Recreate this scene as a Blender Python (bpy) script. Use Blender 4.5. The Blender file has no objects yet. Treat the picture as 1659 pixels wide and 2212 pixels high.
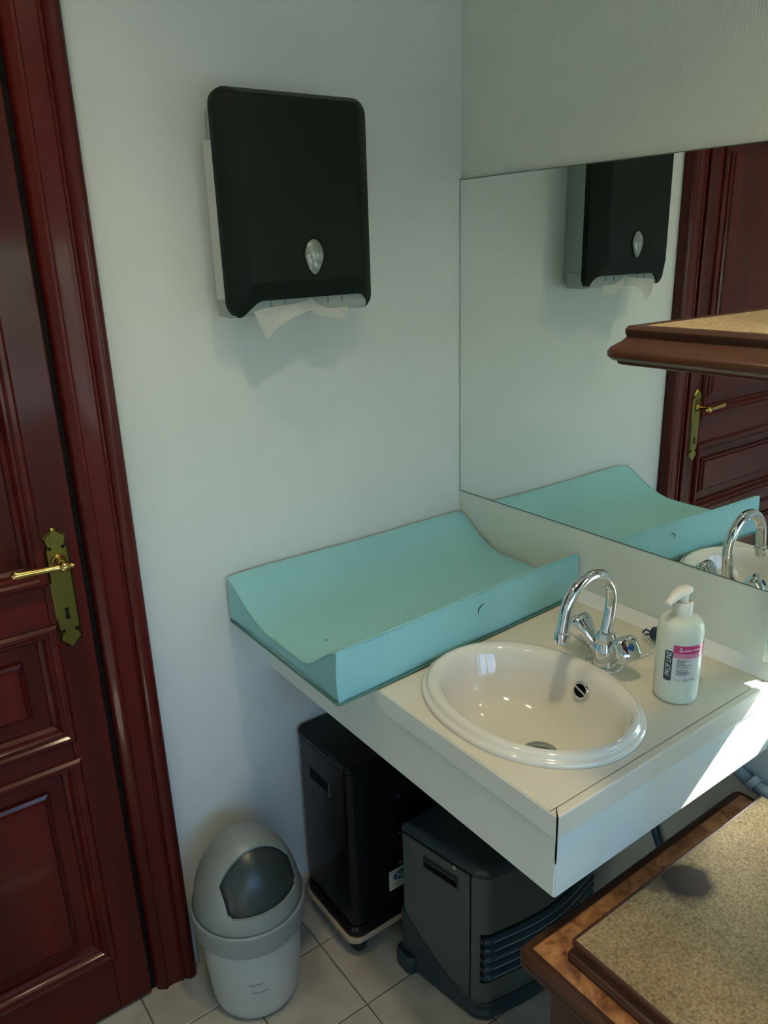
import bpy, bmesh, math, random
from mathutils import Vector, Matrix
random.seed(4)
R = math.radians
S = bpy.context.scene
COL = S.collection

# ------------------------------------------------------------------ camera
cam_d = bpy.data.cameras.new('camera'); cam = bpy.data.objects.new('camera', cam_d); COL.objects.link(cam)
cam.location = (-1.2841, -1.4484, 1.6045)
cam.rotation_euler = (R(71.294), R(1.744), R(-36.211))
cam_d.sensor_fit = 'VERTICAL'; cam_d.sensor_height = 36.0; cam_d.sensor_width = 27.0
cam_d.lens = 1694.33 / 2212 * 36.0
cam_d.clip_start = 0.02
S.camera = cam
# ------------------------------------------------------------------ world, sun, exposure
SUN_DIR = Vector((-1.0, 0.30, -0.70)).normalized()
world = bpy.data.worlds.new('sky'); S.world = world; world.use_nodes = True
wn = world.node_tree.nodes; wl = world.node_tree.links
sky = wn.new('ShaderNodeTexSky'); sky.sky_type = 'NISHITA'; sky.sun_disc = False
sky.sun_elevation = R(34); sky.sun_rotation = math.atan2(-SUN_DIR.x, -SUN_DIR.y)
sky.air_density = 1.0; sky.dust_density = 0.6; sky.ozone_density = 2.0
hue = wn.new('ShaderNodeMix'); hue.data_type = 'RGBA'; hue.blend_type = 'MULTIPLY'; hue.inputs[0].default_value = 1.0; hue.inputs[7].default_value = (.70, 1.0, 1.18, 1)
wl.new(sky.outputs[0], hue.inputs[6]); wl.new(hue.outputs[2], wn['Background'].inputs[0]); wn['Background'].inputs[1].default_value = 0.85
sun_d = bpy.data.lights.new('sun', 'SUN'); sun_d.energy = 90.0; sun_d.angle = R(0.6); sun_d.color = (1.0, 0.97, 0.92)
sun = bpy.data.objects.new('sun', sun_d); COL.objects.link(sun)
sun.rotation_euler = SUN_DIR.to_track_quat('-Z', 'Y').to_euler(); sun.location = (2, -1.2, 3.2)
# big window behind the viewer (portal so that the sky is sampled through it) and a narrow slit window beside the basin
CX0, CX1, CWZ0, CWZ1, CWY = -1.75, -.22, .80, 1.72, -2.82
po_d = bpy.data.lights.new('window_portal', 'AREA'); po_d.shape = 'RECTANGLE'
po_d.size = CX1 - CX0; po_d.size_y = CWZ1 - CWZ0; po_d.cycles.is_portal = True
po = bpy.data.objects.new('window_portal', po_d); COL.objects.link(po)
po.location = ((CX0 + CX1) / 2, CWY - .03, (CWZ0 + CWZ1) / 2); po.rotation_euler = (R(90), 0, 0)
VY0, VY1, VZ0, VZ1 = -1.62, -1.12, 1.27, 1.80
WY0, WY1, WZ0, WZ1, WX = -1.02, -.845, .735, 1.085, .24
S.view_settings.view_transform = 'Standard'; S.view_settings.look = 'None'
S.view_settings.gamma = 1.0; S.view_settings.use_curve_mapping = False
S.view_settings.exposure = 0.25
S.cycles.max_bounces = 10; S.cycles.diffuse_bounces = 6; S.cycles.glossy_bounces = 6
S.cycles.transmission_bounces = 8; S.cycles.sample_clamp_indirect = 6.0

# ------------------------------------------------------------------ helpers
MATS = {}
def mat(name, col, rough=0.5, metal=0.0, noise=None, bump=None, coat=0.0, trans=0.0, spec=0.5, emit=None, sss=0.0, alpha=1.0, ior=1.45, coatrough=0.05):
    """noise=(colour2, scale(x,y,z), low, high[, detail]); bump=(scale, strength, distance)"""
    if name in MATS: return MATS[name]
    m = bpy.data.materials.new(name); m.use_nodes = True; MATS[name] = m
    N = m.node_tree.nodes; L = m.node_tree.links; B = N['Principled BSDF']
    B.inputs['Base Color'].default_value = (*col, 1); B.inputs['Roughness'].default_value = rough
    B.inputs['Metallic'].default_value = metal; B.inputs['Coat Weight'].default_value = coat
    B.inputs['Coat Roughness'].default_value = coatrough
    B.inputs['Transmission Weight'].default_value = trans; B.inputs['Specular IOR Level'].default_value = spec
    B.inputs['IOR'].default_value = ior; B.inputs['Alpha'].default_value = alpha
    if sss:
        B.inputs['Subsurface Weight'].default_value = sss; B.inputs['Subsurface Radius'].default_value = (1, 1, .9); B.inputs['Subsurface Scale'].default_value = 0.01
    if emit:
        B.inputs['Emission Color'].default_value = (*emit[0], 1); B.inputs['Emission Strength'].default_value = emit[1]
    if noise or bump:
        tc = N.new('ShaderNodeTexCoord')
    if noise:
        mp = N.new('ShaderNodeMapping'); mp.inputs['Scale'].default_value = noise[1]; L.new(tc.outputs['Object'], mp.inputs[0])
        nt = N.new('ShaderNodeTexNoise'); nt.inputs['Scale'].default_value = 1.0; nt.inputs['Detail'].default_value = noise[4] if len(noise) > 4 else 4
        L.new(mp.outputs[0], nt.inputs['Vector'])
        cr = N.new('ShaderNodeMapRange'); cr.inputs[1].default_value = noise[2]; cr.inputs[2].default_value = noise[3]
        L.new(nt.outputs['Fac'], cr.inputs[0])
        mx = N.new('ShaderNodeMix'); mx.data_type = 'RGBA'; mx.inputs[6].default_value = (*col, 1); mx.inputs[7].default_value = (*noise[0], 1)
        L.new(cr.outputs[0], mx.inputs[0]); L.new(mx.outputs[2], B.inputs['Base Color'])
    if bump:
        mp2 = N.new('ShaderNodeMapping'); sc = bump[0]; mp2.inputs['Scale'].default_value = sc if isinstance(sc, tuple) else (sc, sc, sc)
        L.new(tc.outputs['Object'], mp2.inputs[0])
        n2 = N.new('ShaderNodeTexNoise'); n2.inputs['Scale'].default_value = 1.0; n2.inputs['Detail'].default_value = 4
        L.new(mp2.outputs[0], n2.inputs['Vector'])
        bp = N.new('ShaderNodeBump'); bp.inputs['Strength'].default_value = bump[1]; bp.inputs['Distance'].default_value = bump[2]
        L.new(n2.outputs['Fac'], bp.inputs['Height']); L.new(bp.outputs[0], B.inputs['Normal'])
    return m

OFF = {}
def link(name, me, m, parent=None, smooth=None, bevel=None, seg=2, recenter=True, origin=None):
    o = bpy.data.objects.new(name, me); COL.objects.link(o)
    if m: me.materials.append(m)
    if smooth is not None:
        me.polygons.foreach_set('use_smooth', [True] * len(me.polygons)); me.set_sharp_from_angle(angle=R(smooth))
    if bevel:
        b = o.modifiers.new('bevel', 'BEVEL'); b.width = bevel; b.segments = seg; b.limit_method = 'ANGLE'; b.angle_limit = R(40)
    if parent:
        off = OFF[parent.name]; me.transform(Matrix.Translation(-off)); o.parent = parent; OFF[o.name] = off
    else:
        if origin is None and recenter:
            xs = [v.co for v in me.vertices]
            origin = Vector(((min(c.x for c in xs) + max(c.x for c in xs)) / 2, (min(c.y for c in xs) + max(c.y for c in xs)) / 2, min(c.z for c in xs)))
        origin = Vector(origin) if origin is not None else Vector((0, 0, 0))
        me.transform(Matrix.Translation(-origin)); o.location = origin; OFF[o.name] = origin
    return o
def obj(name, bm, m, parent=None, smooth=None, bevel=None, seg=2, recalc=True, **k):
    if recalc: bmesh.ops.recalc_face_normals(bm, faces=bm.faces[:])
    me = bpy.data.meshes.new(name); bm.to_mesh(me); bm.free()
    return link(name, me, m, parent, smooth, bevel, seg, **k)
def tag(o, label, cat=None, group=None):
    o['label'] = label
    if cat: o['category'] = cat
    if group: o['group'] = group
    return o
def thing(name, loc, label, cat, group=None, kind=None):
    o = bpy.data.objects.new(name, None); COL.objects.link(o); o.location = loc; o.empty_display_size = 0.05
    OFF[o.name] = Vector(loc); tag(o, label, cat, group)
    if kind: o['kind'] = kind
    return o
def struct(o, label=None):
    o['kind'] = 'structure'
    if label: o['label'] = label
    return o
def box(bm, x0, x1, y0, y1, z0, z1):
    v = [bm.verts.new((x, y, z)) for x in (x0, x1) for y in (y0, y1) for z in (z0, z1)]
    for f in ((0, 1, 3, 2), (4, 6, 7, 5), (0, 4, 5, 1), (2, 3, 7, 6), (0, 2, 6, 4), (1, 5, 7, 3)): bm.faces.new([v[i] for i in f])
    return v
def boxm(*a):
    bm = bmesh.new(); box(bm, *a); return bm
def loft(bm, loops, cap0=True, cap1=True, closed=True):
    rows = [[bm.verts.new(p) for p in l] for l in loops]; n = len(rows[0])
    for a, b in zip(rows, rows[1:]):
        for i in range(n if closed else n - 1):
            j = (i + 1) % n
            bm.faces.new((a[i], a[j], b[j], b[i]))
    if cap0: bm.faces.new(rows[0][::-1])
    if cap1: bm.faces.new(rows[-1])
    return rows
def rrect(x0, x1, y0, y1, r, n=6):
    """rounded rectangle, list of 2D points ccw; r one radius or four (x1y1, x0y1, x0y0, x1y0)"""
    rs = r if isinstance(r, (tuple, list)) else (r, r, r, r)
    out = []
    for (cx, cy, a0, q) in ((x1, y1, 0, rs[0]), (x0, y1, 90, rs[1]), (x0, y0, 180, rs[2]), (x1, y0, 270, rs[3])):
        q = max(q, 1e-5)
        ccx = cx - q if cx == x1 else cx + q; ccy = cy - q if cy == y1 else cy + q
        for i in range(n + 1):
            a = R(a0 + 90 * i / n); out.append((ccx + q * math.cos(a), ccy + q * math.sin(a)))
    return out
def lathe(bm, prof, n=48, c=(0, 0, 0), cap0=True, cap1=True):
    loops = [[(c[0] + r * math.cos(2 * math.pi * i / n), c[1] + r * math.sin(2 * math.pi * i / n), c[2] + z) for i in range(n)] for r, z in prof]
    return loft(bm, loops, cap0, cap1)
def frame(axis):
    """matrix whose z column is axis"""
    return Vector(axis).normalized().to_track_quat('Z', 'Y').to_matrix().to_4x4()
def lathe_on(bm, prof, base, axis, n=32, cap0=True, cap1=True):
    M = Matrix.Translation(base) @ frame(axis)
    loops = [[M @ Vector((r * math.cos(2 * math.pi * i / n), r * math.sin(2 * math.pi * i / n), z)) for i in range(n)] for r, z in prof]
    return loft(bm, loops, cap0, cap1)
def tube(bm, pts, rad, n=12, closed=False, flat=1.0):
    pts = [Vector(p) for p in pts]; m = len(pts)
    rads = rad if isinstance(rad, (list, tuple)) else [rad] * m
    t0 = (pts[1] - pts[0]).normalized(); up = Vector((0, 0, 1)) if abs(t0.z) < .9 else Vector((1, 0, 0))
    nrm = (up - t0 * up.dot(t0)).normalized(); loops = []
    for i in range(m):
        if closed: t = (pts[(i + 1) % m] - pts[i - 1]).normalized()
        else: t = (pts[min(i + 1, m - 1)] - pts[max(i - 1, 0)]).normalized()
        nrm = (nrm - t * nrm.dot(t)).normalized(); b = t.cross(nrm)
        loops.append([pts[i] + (nrm * math.cos(2 * math.pi * k / n) * flat + b * math.sin(2 * math.pi * k / n)) * rads[i] for k in range(n)])
    if closed: loops.append(loops[0])
    return loft(bm, loops, not closed, not closed)
def bez(p, n=12):
    """Catmull-Rom through the points"""
    P = [Vector(q) for q in p]; P = [P[0] * 2 - P[1]] + P + [P[-1] * 2 - P[-2]]; out = []
    for i in range(1, len(P) - 2):
        for k in range(n):
            t = k / n
            out.append(.5 * ((2 * P[i]) + (P[i + 1] - P[i - 1]) * t + (2 * P[i - 1] - 5 * P[i] + 4 * P[i + 1] - P[i + 2]) * t * t + (3 * P[i] - P[i - 1] - 3 * P[i + 1] + P[i + 2]) * t ** 3))
    out.append(P[-2]); return out
def boolean(bma, bmb, op='DIFFERENCE'):
    obs = []
    for b in (bma, bmb):
        bmesh.ops.recalc_face_normals(b, faces=b.faces[:])
        me = bpy.data.meshes.new('t'); b.to_mesh(me); b.free(); o = bpy.data.objects.new('t', me); COL.objects.link(o); obs.append(o)
    md = obs[0].modifiers.new('b', 'BOOLEAN'); md.operation = op; md.object = obs[1]; md.solver = 'EXACT'
    dg = bpy.context.evaluated_depsgraph_get(); dg.update()
    me = bpy.data.meshes.new_from_object(obs[0].evaluated_get(dg))
    bm = bmesh.new(); bm.from_mesh(me); bpy.data.meshes.remove(me)
    for o in obs:
        d = o.data; bpy.data.objects.remove(o); bpy.data.meshes.remove(d)
    return bm
def text_bm(s, size, fn, shear=0.0, align='LEFT', extrude=0.0, sub=1):
    """flat lettering, each vertex put in place by fn(u, v)"""
    cu = bpy.data.curves.new('t', 'FONT'); cu.body = s; cu.size = size; cu.shear = shear; cu.align_x = align; cu.resolution_u = 3
    o = bpy.data.objects.new('t', cu); COL.objects.link(o)
    dg = bpy.context.evaluated_depsgraph_get(); dg.update()
    me = bpy.data.meshes.new_from_object(o.evaluated_get(dg)); bm = bmesh.new(); bm.from_mesh(me)
    bpy.data.objects.remove(o); bpy.data.curves.remove(cu); bpy.data.meshes.remove(me)
    for v in bm.verts: v.co = Vector(fn(v.co.x, v.co.y))
    return bm
def grid(bm, nu, nv, fn):
    V = [[bm.verts.new(fn(i / nu, j / nv)) for j in range(nv + 1)] for i in range(nu + 1)]
    for i in range(nu):
        for j in range(nv): bm.faces.new((V[i][j], V[i + 1][j], V[i + 1][j + 1], V[i][j + 1]))
    return V

# ------------------------------------------------------------------ materials
M_wall = mat('cream_wall_paint', (.63, .66, .645), .62, bump=((14, 14, 14), .12, .004), noise=((.60, .63, .615), (3, 3, 3), .35, .7))
M_ceil = mat('ceiling_paint', (.70, .73, .69), .8)
M_white = mat('white_laminate', (.68, .73, .68), .28, noise=((.65, .69, .63), (5, 5, 5), .4, .7))
M_top = mat('cream_worktop_laminate', (.65, .62, .52), .30, noise=((.61, .58, .465), (4, 4, 4), .35, .7), bump=((300, 300, 300), .03, .001))
M_dark = mat('black_shadow_gap', (.006, .006, .005), .8, spec=.1)
M_ceramic = mat('white_glazed_ceramic', (.70, .68, .60), .07, coat=.6)
M_chrome = mat('chrome', (.78, .80, .80), .05, metal=1.0)
M_brass = mat('polished_brass', (.62, .42, .13), .16, metal=1.0)
M_brassplate = mat('satin_brass_plate', (.23, .20, .05), .28, metal=1.0)
M_black = mat('black_plastic_cover', (.005, .008, .006), .5, spec=.15)
M_mirror = mat('mirror_silver', (.88, .91, .87), .0, metal=1.0)
M_stone = mat('stone_skirting', (.42, .38, .28), .4, noise=((.25, .23, .17), (18, 18, 18), .4, .65))

def wood(name, c1, c2, scale, rough=.25, coat=.5, bumps=.08):
    return mat(name, c1, rough, noise=(c2, scale, .25, .80, 2.5), bump=(tuple(s * 2.2 for s in scale), bumps, .001), coat=coat, coatrough=.10, spec=.18)
M_mahV = wood('mahogany_vertical_grain', (.082, .0065, .0045), (.030, .0035, .003), (22, 22, 1.1), .34, .22)
M_mahH = wood('mahogany_horizontal_grain', (.088, .0070, .005), (.034, .004, .0032), (1.1, 22, 22), .34, .22)
M_dkwood = wood('dark_brown_moulding_wood', (.068, .027, .014), (.032, .014, .008), (30, 3, 30), .32, .30)
M_dkwoodX = wood('dark_brown_moulding_wood_cross', (.085, .028, .015), (.035, .012, .008), (3, 30, 30), .32, .35)

# burl veneer: two noise layers
def burl():
    m = bpy.data.materials.new('burl_veneer'); m.use_nodes = True; N = m.node_tree.nodes; L = m.node_tree.links; B = N['Principled BSDF']
    tc = N.new('ShaderNodeTexCoord'); n1 = N.new('ShaderNodeTexNoise'); n1.inputs['Scale'].default_value = 22; n1.inputs['Detail'].default_value = 6; n1.inputs['Distortion'].default_value = 1.5
    n2 = N.new('ShaderNodeTexNoise'); n2.inputs['Scale'].default_value = 46; n2.inputs['Detail'].default_value = 3
    L.new(tc.outputs['Object'], n1.inputs['Vector']); L.new(tc.outputs['Object'], n2.inputs['Vector'])
    r1 = N.new('ShaderNodeValToRGB'); e = r1.color_ramp.elements
    e[0].position = .30; e[0].color = (.12, .045, .018, 1); e[1].position = .66; e[1].color = (.46, .22, .085, 1)
    x = e.new(.47); x.color = (.30, .125, .045, 1)
    L.new(n1.outputs['Fac'], r1.inputs[0])
    r2 = N.new('ShaderNodeMapRange'); r2.inputs[1].default_value = .62; r2.inputs[2].default_value = .72; L.new(n2.outputs['Fac'], r2.inputs[0])
    mx = N.new('ShaderNodeMix'); mx.data_type = 'RGBA'; mx.inputs[7].default_value = (.05, .018, .01, 1); L.new(r1.outputs[0], mx.inputs[6])
    ml = N.new('ShaderNodeMath'); ml.operation = 'MULTIPLY'; ml.inputs[1].default_value = .7; L.new(r2.outputs[0], ml.inputs[0]); L.new(ml.outputs[0], mx.inputs[0])
    L.new(mx.outputs[2], B.inputs['Base Color']); B.inputs['Roughness'].default_value = .3; B.inputs['Coat Weight'].default_value = .4; B.inputs['Coat Roughness'].default_value = .12
    return m
M_burl = burl()
def felt(name, stains):
    m = bpy.data.materials.new(name); m.use_nodes = True; N = m.node_tree.nodes; L = m.node_tree.links; B = N['Principled BSDF']
    tc = N.new('ShaderNodeTexCoord')
    n1 = N.new('ShaderNodeTexNoise'); n1.inputs['Scale'].default_value = 260; n1.inputs['Detail'].default_value = 3; L.new(tc.outputs['Object'], n1.inputs['Vector'])
    n3 = N.new('ShaderNodeTexNoise'); n3.inputs['Scale'].default_value = 9; n3.inputs['Detail'].default_value = 4; L.new(tc.outputs['Object'], n3.inputs['Vector'])
    r = N.new('ShaderNodeValToRGB'); e = r.color_ramp.elements; e[0].position = .3; e[0].color = (.17, .125, .062, 1); e[1].position = .72; e[1].color = (.42, .33, .19, 1)
    L.new(n1.outputs['Fac'], r.inputs[0])
    mx = N.new('ShaderNodeMix'); mx.data_type = 'RGBA'; mx.blend_type = 'MULTIPLY'; mx.inputs[0].default_value = .55; L.new(r.outputs[0], mx.inputs[6])
    r3 = N.new('ShaderNodeValToRGB'); e = r3.color_ramp.elements; e[0].position = .35; e[0].color = (.62, .55, .45, 1); e[1].position = .65; e[1].color = (1, 1, 1, 1)
    L.new(n3.outputs['Fac'], r3.inputs[0]); L.new(r3.outputs[0], mx.inputs[7])
    out = mx.outputs[2]
    for (c, rad, colr, amt) in stains:
        mp = N.new('ShaderNodeVectorMath'); mp.operation = 'SUBTRACT'; mp.inputs[1].default_value = c; L.new(tc.outputs['Object'], mp.inputs[0])
        ns = N.new('ShaderNodeTexNoise'); ns.inputs['Scale'].default_value = 30; ns.inputs['Detail'].default_value = 4; L.new(tc.outputs['Object'], ns.inputs['Vector'])
        ad = N.new('ShaderNodeVectorMath'); ad.operation = 'MULTIPLY_ADD'; L.new(ns.outputs['Color'], ad.inputs[0]); ad.inputs[1].default_value = (rad * .9,) * 3; L.new(mp.outputs[0], ad.inputs[2])
        sb = N.new('ShaderNodeVectorMath'); sb.operation = 'SUBTRACT'; sb.inputs[1].default_value = (rad * .45,) * 3; L.new(ad.outputs[0], sb.inputs[0])
        ln = N.new('ShaderNodeVectorMath'); ln.operation = 'LENGTH'; L.new(sb.outputs[0], ln.inputs[0])
        mr = N.new('ShaderNodeMapRange'); mr.inputs[1].default_value = rad * 1.1; mr.inputs[2].default_value = rad * .7; mr.inputs[3].default_value = 0; mr.inputs[4].default_value = amt
        L.new(ln.outputs['Value'], mr.inputs[0])
        m2 = N.new('ShaderNodeMix'); m2.data_type = 'RGBA'; m2.inputs[7].default_value = (*colr, 1); L.new(mr.outputs[0], m2.inputs[0]); L.new(out, m2.inputs[6]); out = m2.outputs[2]
    L.new(out, B.inputs['Base Color']); B.inputs['Roughness'].default_value = .75; B.inputs['Specular IOR Level'].default_value = .25
    bp = N.new('ShaderNodeBump'); bp.inputs['Strength'].default_value = .45; bp.inputs['Distance'].default_value = .002; L.new(n1.outputs['Fac'], bp.inputs['Height']); L.new(bp.outputs[0], B.inputs['Normal'])
    return m

def brushed_wall():
    """cream paint with arcs left by the plasterer's brush"""
    m = bpy.data.materials.new('brushed_plaster'); m.use_nodes = True; N = m.node_tree.nodes; L = m.node_tree.links; B = N['Principled BSDF']
    B.inputs['Base Color'].default_value = (.58, .62, .56, 1); B.inputs['Roughness'].default_value = .42
    tc = N.new('ShaderNodeTexCoord'); mp = N.new('ShaderNodeMapping'); mp.inputs['Location'].default_value = (0, .1, -1.95); L.new(tc.outputs['Object'], mp.inputs[0])
    nz = N.new('ShaderNodeTexNoise'); nz.inputs['Scale'].default_value = 7; L.new(tc.outputs['Object'], nz.inputs['Vector'])
    w = N.new('ShaderNodeTexWave'); w.wave_type = 'RINGS'; w.rings_direction = 'X'; w.inputs['Scale'].default_value = 55; w.inputs['Distortion'].default_value = 5; w.inputs['Detail'].default_value = 3; w.inputs['Detail Scale'].default_value = 1.2
    L.new(mp.outputs[0], w.inputs['Vector'])
    ml = N.new('ShaderNodeMath'); ml.operation = 'MULTIPLY'; L.new(w.outputs['Fac'], ml.inputs[0]); L.new(nz.outputs['Fac'], ml.inputs[1])
    bp = N.new('ShaderNodeBump'); bp.inputs['Strength'].default_value = .22; bp.inputs['Distance'].default_value = .003; L.new(ml.outputs[0], bp.inputs['Height']); L.new(bp.outputs[0], B.inputs['Normal'])
    return m
M_wallB = brushed_wall()

# ================================================================== the room
RX0, RY0, CZ = -2.3, -2.7, 2.5
bm = bmesh.new()                                            # dispenser wall with the door recess
box(bm, -.945, .8, 0, .25, -.05, CZ); box(bm, RX0 - .2, -1.785, 0, .25, -.05, CZ); box(bm, -1.785, -.945, 0, .25, 2.04, CZ); box(bm, -1.785, -.945, .035, .25, -.05, 2.04)
struct(obj('wall_left', bm, M_wall, recenter=False), 'cream painted wall carrying the towel dispenser and the door')
bm = bmesh.new()                                            # mirror wall, thick, with the window niche
box(bm, 0, .27, WY1, 0, -.05, CZ); box(bm, 0, .27, WY0, WY1, -.05, WZ0); box(bm, 0, .27, WY0, WY1, WZ1, CZ); box(bm, 0, .27, VY1, WY0, -.05, CZ); box(bm, 0, .27, VY0, VY1, -.05, VZ0); box(bm, 0, .27, VY0, VY1, VZ1, CZ); box(bm, 0, .27, RY0 - .2, VY0, -.05, CZ)
loft(bm, [[(x, WY0, WZ0), (x, -.874, WZ0), (x, -.983, 1.0), (x, WY0, WZ1)] for x in (0, .03)])   # unseen wedge added to keep sun from the slit window off the stand
struct(obj('wall_right', bm, M_wallB, recenter=False), 'brush-marked cream wall behind the mirror and washbasin')
bm = bmesh.new()
for q in ((RX0 - .2, CX0, -.05, CZ), (CX1, 0, -.05, CZ), (CX0, CX1, -.05, CWZ0), (CX0, CX1, CWZ1, CZ)): box(bm, q[0], q[1], RY0 - .2, RY0, q[2], q[3])
struct(obj('wall_near', bm, M_wall, recenter=False), 'cream wall behind the viewer')
struct(obj('wall_far', boxm(RX0 - .2, RX0, RY0, 0, -.05, CZ), M_wall, recenter=False), 'cream wall to the left of the door')
struct(obj('ceiling', boxm(RX0 - .2, .7, RY0 - .2, .25, CZ, CZ + .1), M_ceil, recenter=False), 'plain white ceiling')
# floor: grout bed and 20 cm tiles
M_grout = mat('dark_floor_grout', (.13, .12, .095), .9)
fl = struct(obj('floor', boxm(RX0, 0, RY0, 0, -.05, -.004), M_grout, recenter=False), 'grey-beige square floor tiles with dark joints')
M_tile = mat('beige_floor_tile', (.44, .425, .36), .38, noise=((.33, .31, .25), (9, 9, 9), .38, .68, 6), bump=((40, 40, 40), .05, .002))
bm = boxm(-.0985, .0985, -.0985, .0985, -.008, 0)
tme = bpy.data.meshes.new('tile'); bmesh.ops.recalc_face_normals(bm, faces=bm.faces[:]); bmesh.ops.bevel(bm, geom=[e for e in bm.edges if all(v.co.z > -.001 for v in e.verts)], offset=.0012, segments=1, affect='EDGES'); bm.to_mesh(tme); bm.free(); tme.materials.append(M_tile)
for i in range(-9, 4):
    for j in range(0, 14):
        cx, cy = -.68 + .2 * (i + .0), -.04 - .2 * j
        if cx > 0 or cx < RX0 + .05 or cy < RY0: continue
        o = bpy.data.objects.new('tile', tme); COL.objects.link(o); o.parent = fl; o.location = (cx, cy, random.uniform(-.0004, .0004)); o.rotation_euler = (0, 0, random.choice((0, 90, 180, 270)) * math.pi / 180)
bm = bmesh.new(); box(bm, -.836, 0, -.010, 0, 0, .085)
struct(obj('baseboard_left', bm, M_stone, bevel=.002, recenter=False), 'mottled beige stone skirting on the dispenser wall')
bm = bmesh.new(); box(bm, -.010, 0, -2.6, -.012, 0, .085)
struct(obj('baseboard_right', bm, M_stone, bevel=.002, recenter=False), 'mottled beige stone skirting under the washbasin')
# unseen ground added outside to bounce light in, and window frames
M_ground = mat('grey_bounce_ground', (.075, .100, .105), .9, noise=((.062, .084, .088), (2, 2, 2), .4, .6))
struct(obj('ground_outside', boxm(-12, 12, -14, -2.95, -.4, -.2), M_ground, recenter=False), 'unseen grey ground added outside the big window for bounced light')
M_frame = mat('white_window_frame', (.75, .75, .72), .4)
t = .055
bm = bmesh.new()
for q in ((CX0, CX0 + t, CWZ0, CWZ1), (CX1 - t, CX1, CWZ0, CWZ1), (CX0 + t, CX1 - t, CWZ0, CWZ0 + t), (CX0 + t, CX1 - t, CWZ1 - t, CWZ1), ((CX0 + CX1) / 2 - .05, (CX0 + CX1) / 2 + .05, CWZ0 + t, CWZ1 - t)):
    box(bm, q[0], q[1], CWY - .02, CWY + .03, q[2], q[3])
struct(obj('window_1', bm, M_frame, recenter=False), 'big white-framed casement window behind the viewer')
bm = bmesh.new()
for y0, y1, z0, z1 in ((WY0, WY0 + .004, WZ0, WZ1), (WY1 - .004, WY1, WZ0, WZ1), (WY0 + .004, WY1 - .004, WZ0, WZ0 + .01), (WY0 + .004, WY1 - .004, WZ1 - .01, WZ1)): box(bm, WX - .02, WX + .02, y0, y1, z0, z1)
bm2 = bmesh.new()
for y0, y1, z0, z1 in ((VY0, VY0 + .02, VZ0, VZ1), (VY1 - .02, VY1, VZ0, VZ1), (VY0 + .02, VY1 - .02, VZ0, VZ0 + .02), (VY0 + .02, VY1 - .02, VZ1 - .02, VZ1)): box(bm2, WX - .02, WX + .02, y0, y1, z0, z1)
struct(obj('window_3', bm2, M_frame, recenter=False), 'small square window in the mirror wall behind the wooden stand')
struct(obj('window_2', bm, M_frame, recenter=False), 'narrow slit window in the mirror wall beside the basin')

# ================================================================== door
DY = -.020
def casing_profile():
    return [(-.850, .02), (-.850, -.024), (-.853, -.031), (-.859, -.035), (-.866, -.036), (-.873, -.034), (-.878, -.029), (-.880, -.026), (-.882, -.029), (-.886, -.030), (-.888, -.027),
            (-.905, -.024), (-.918, -.024), (-.921, -.028), (-.926, -.028), (-.930, -.024), (-.936, -.021), (-.941, -.015), (-.943, -.004), (-.943, .033), (-.90, .033)]
def casing(name, pts, z0, z1, label, mirror=None):
    bm = bmesh.new()
    f = (lambda x: x) if mirror is None else (lambda x: mirror - x)
    loft(bm, [[(f(x), y, z) for x, y in pts] for z in (z0, z1)])
    return struct(obj(name, bm, M_mahV, smooth=35, recenter=False), label)
cp = [(x, min(y, -.0005) if x > -.90 and y > 0 else y) for x, y in casing_profile()]
cp[-1] = (-.944, .033); cp[-2] = (-.943, .033)
cp = [(-.850, -.0005)] + [q for q in casing_profile()[1:18]] + [(-.943, -.0005)]
casing('trim_1', cp, 0.0, 2.13, 'red mahogany moulded door casing beside the bin')
casing('trim_2', cp, 0.0, 2.13, 'red mahogany door casing on the hinge side', mirror=-2.73)
bm = bmesh.new()
loft(bm, [[(xx, y, 2.04 + (-.943 - x) * -1.0) for x, y in cp] for xx in (-.945, -1.785)])
struct(obj('trim_3', bm, M_mahH, smooth=35, recenter=False), 'red mahogany door casing across the top')
for nm, x0, x1, lb in (('trim_5', -.9535, -.9434, 'black strip painted as shade in the door gap beside the bin'), ('trim_6', -1.7869, -1.7768, 'black strip painted as shade in the door gap on the hinge side')):
    struct(obj(nm, boxm(x0, x1, -.006, .034, 0, 2.04), M_dark, recenter=False), lb)  # flat black strips stand for the shade between leaf and casing
door = bpy.data.objects.new('door_1', None); COL.objects.link(door); door.location = (-1.36, 0, 0); OFF['door_1'] = Vector((-1.36, 0, 0)); struct(door, 'glossy dark red mahogany panelled door with brass handle')
XR, XL = -.9545, -1.776                                        # leaf edges
PXR, PXL = -1.026, -1.704                                      # panel openings
obj('stile', boxm(PXR, XR, DY, .022, .008, 2.03), M_mahV, door, bevel=.003)
obj('stile', boxm(XL, PXL, DY, .022, .008, 2.03), M_mahV, door, bevel=.003)
rails = [(.008, .168), (.668, .704), (.955, 1.040), (1.90, 2.03)]
rails = [(.008, .165), (.662, .720), (.952, 1.050), (1.90, 2.03)]
for z0, z1 in rails: obj('rail', boxm(PXL, PXR, DY, .022, z0, z1), M_mahH, door, bevel=.002)
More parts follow.
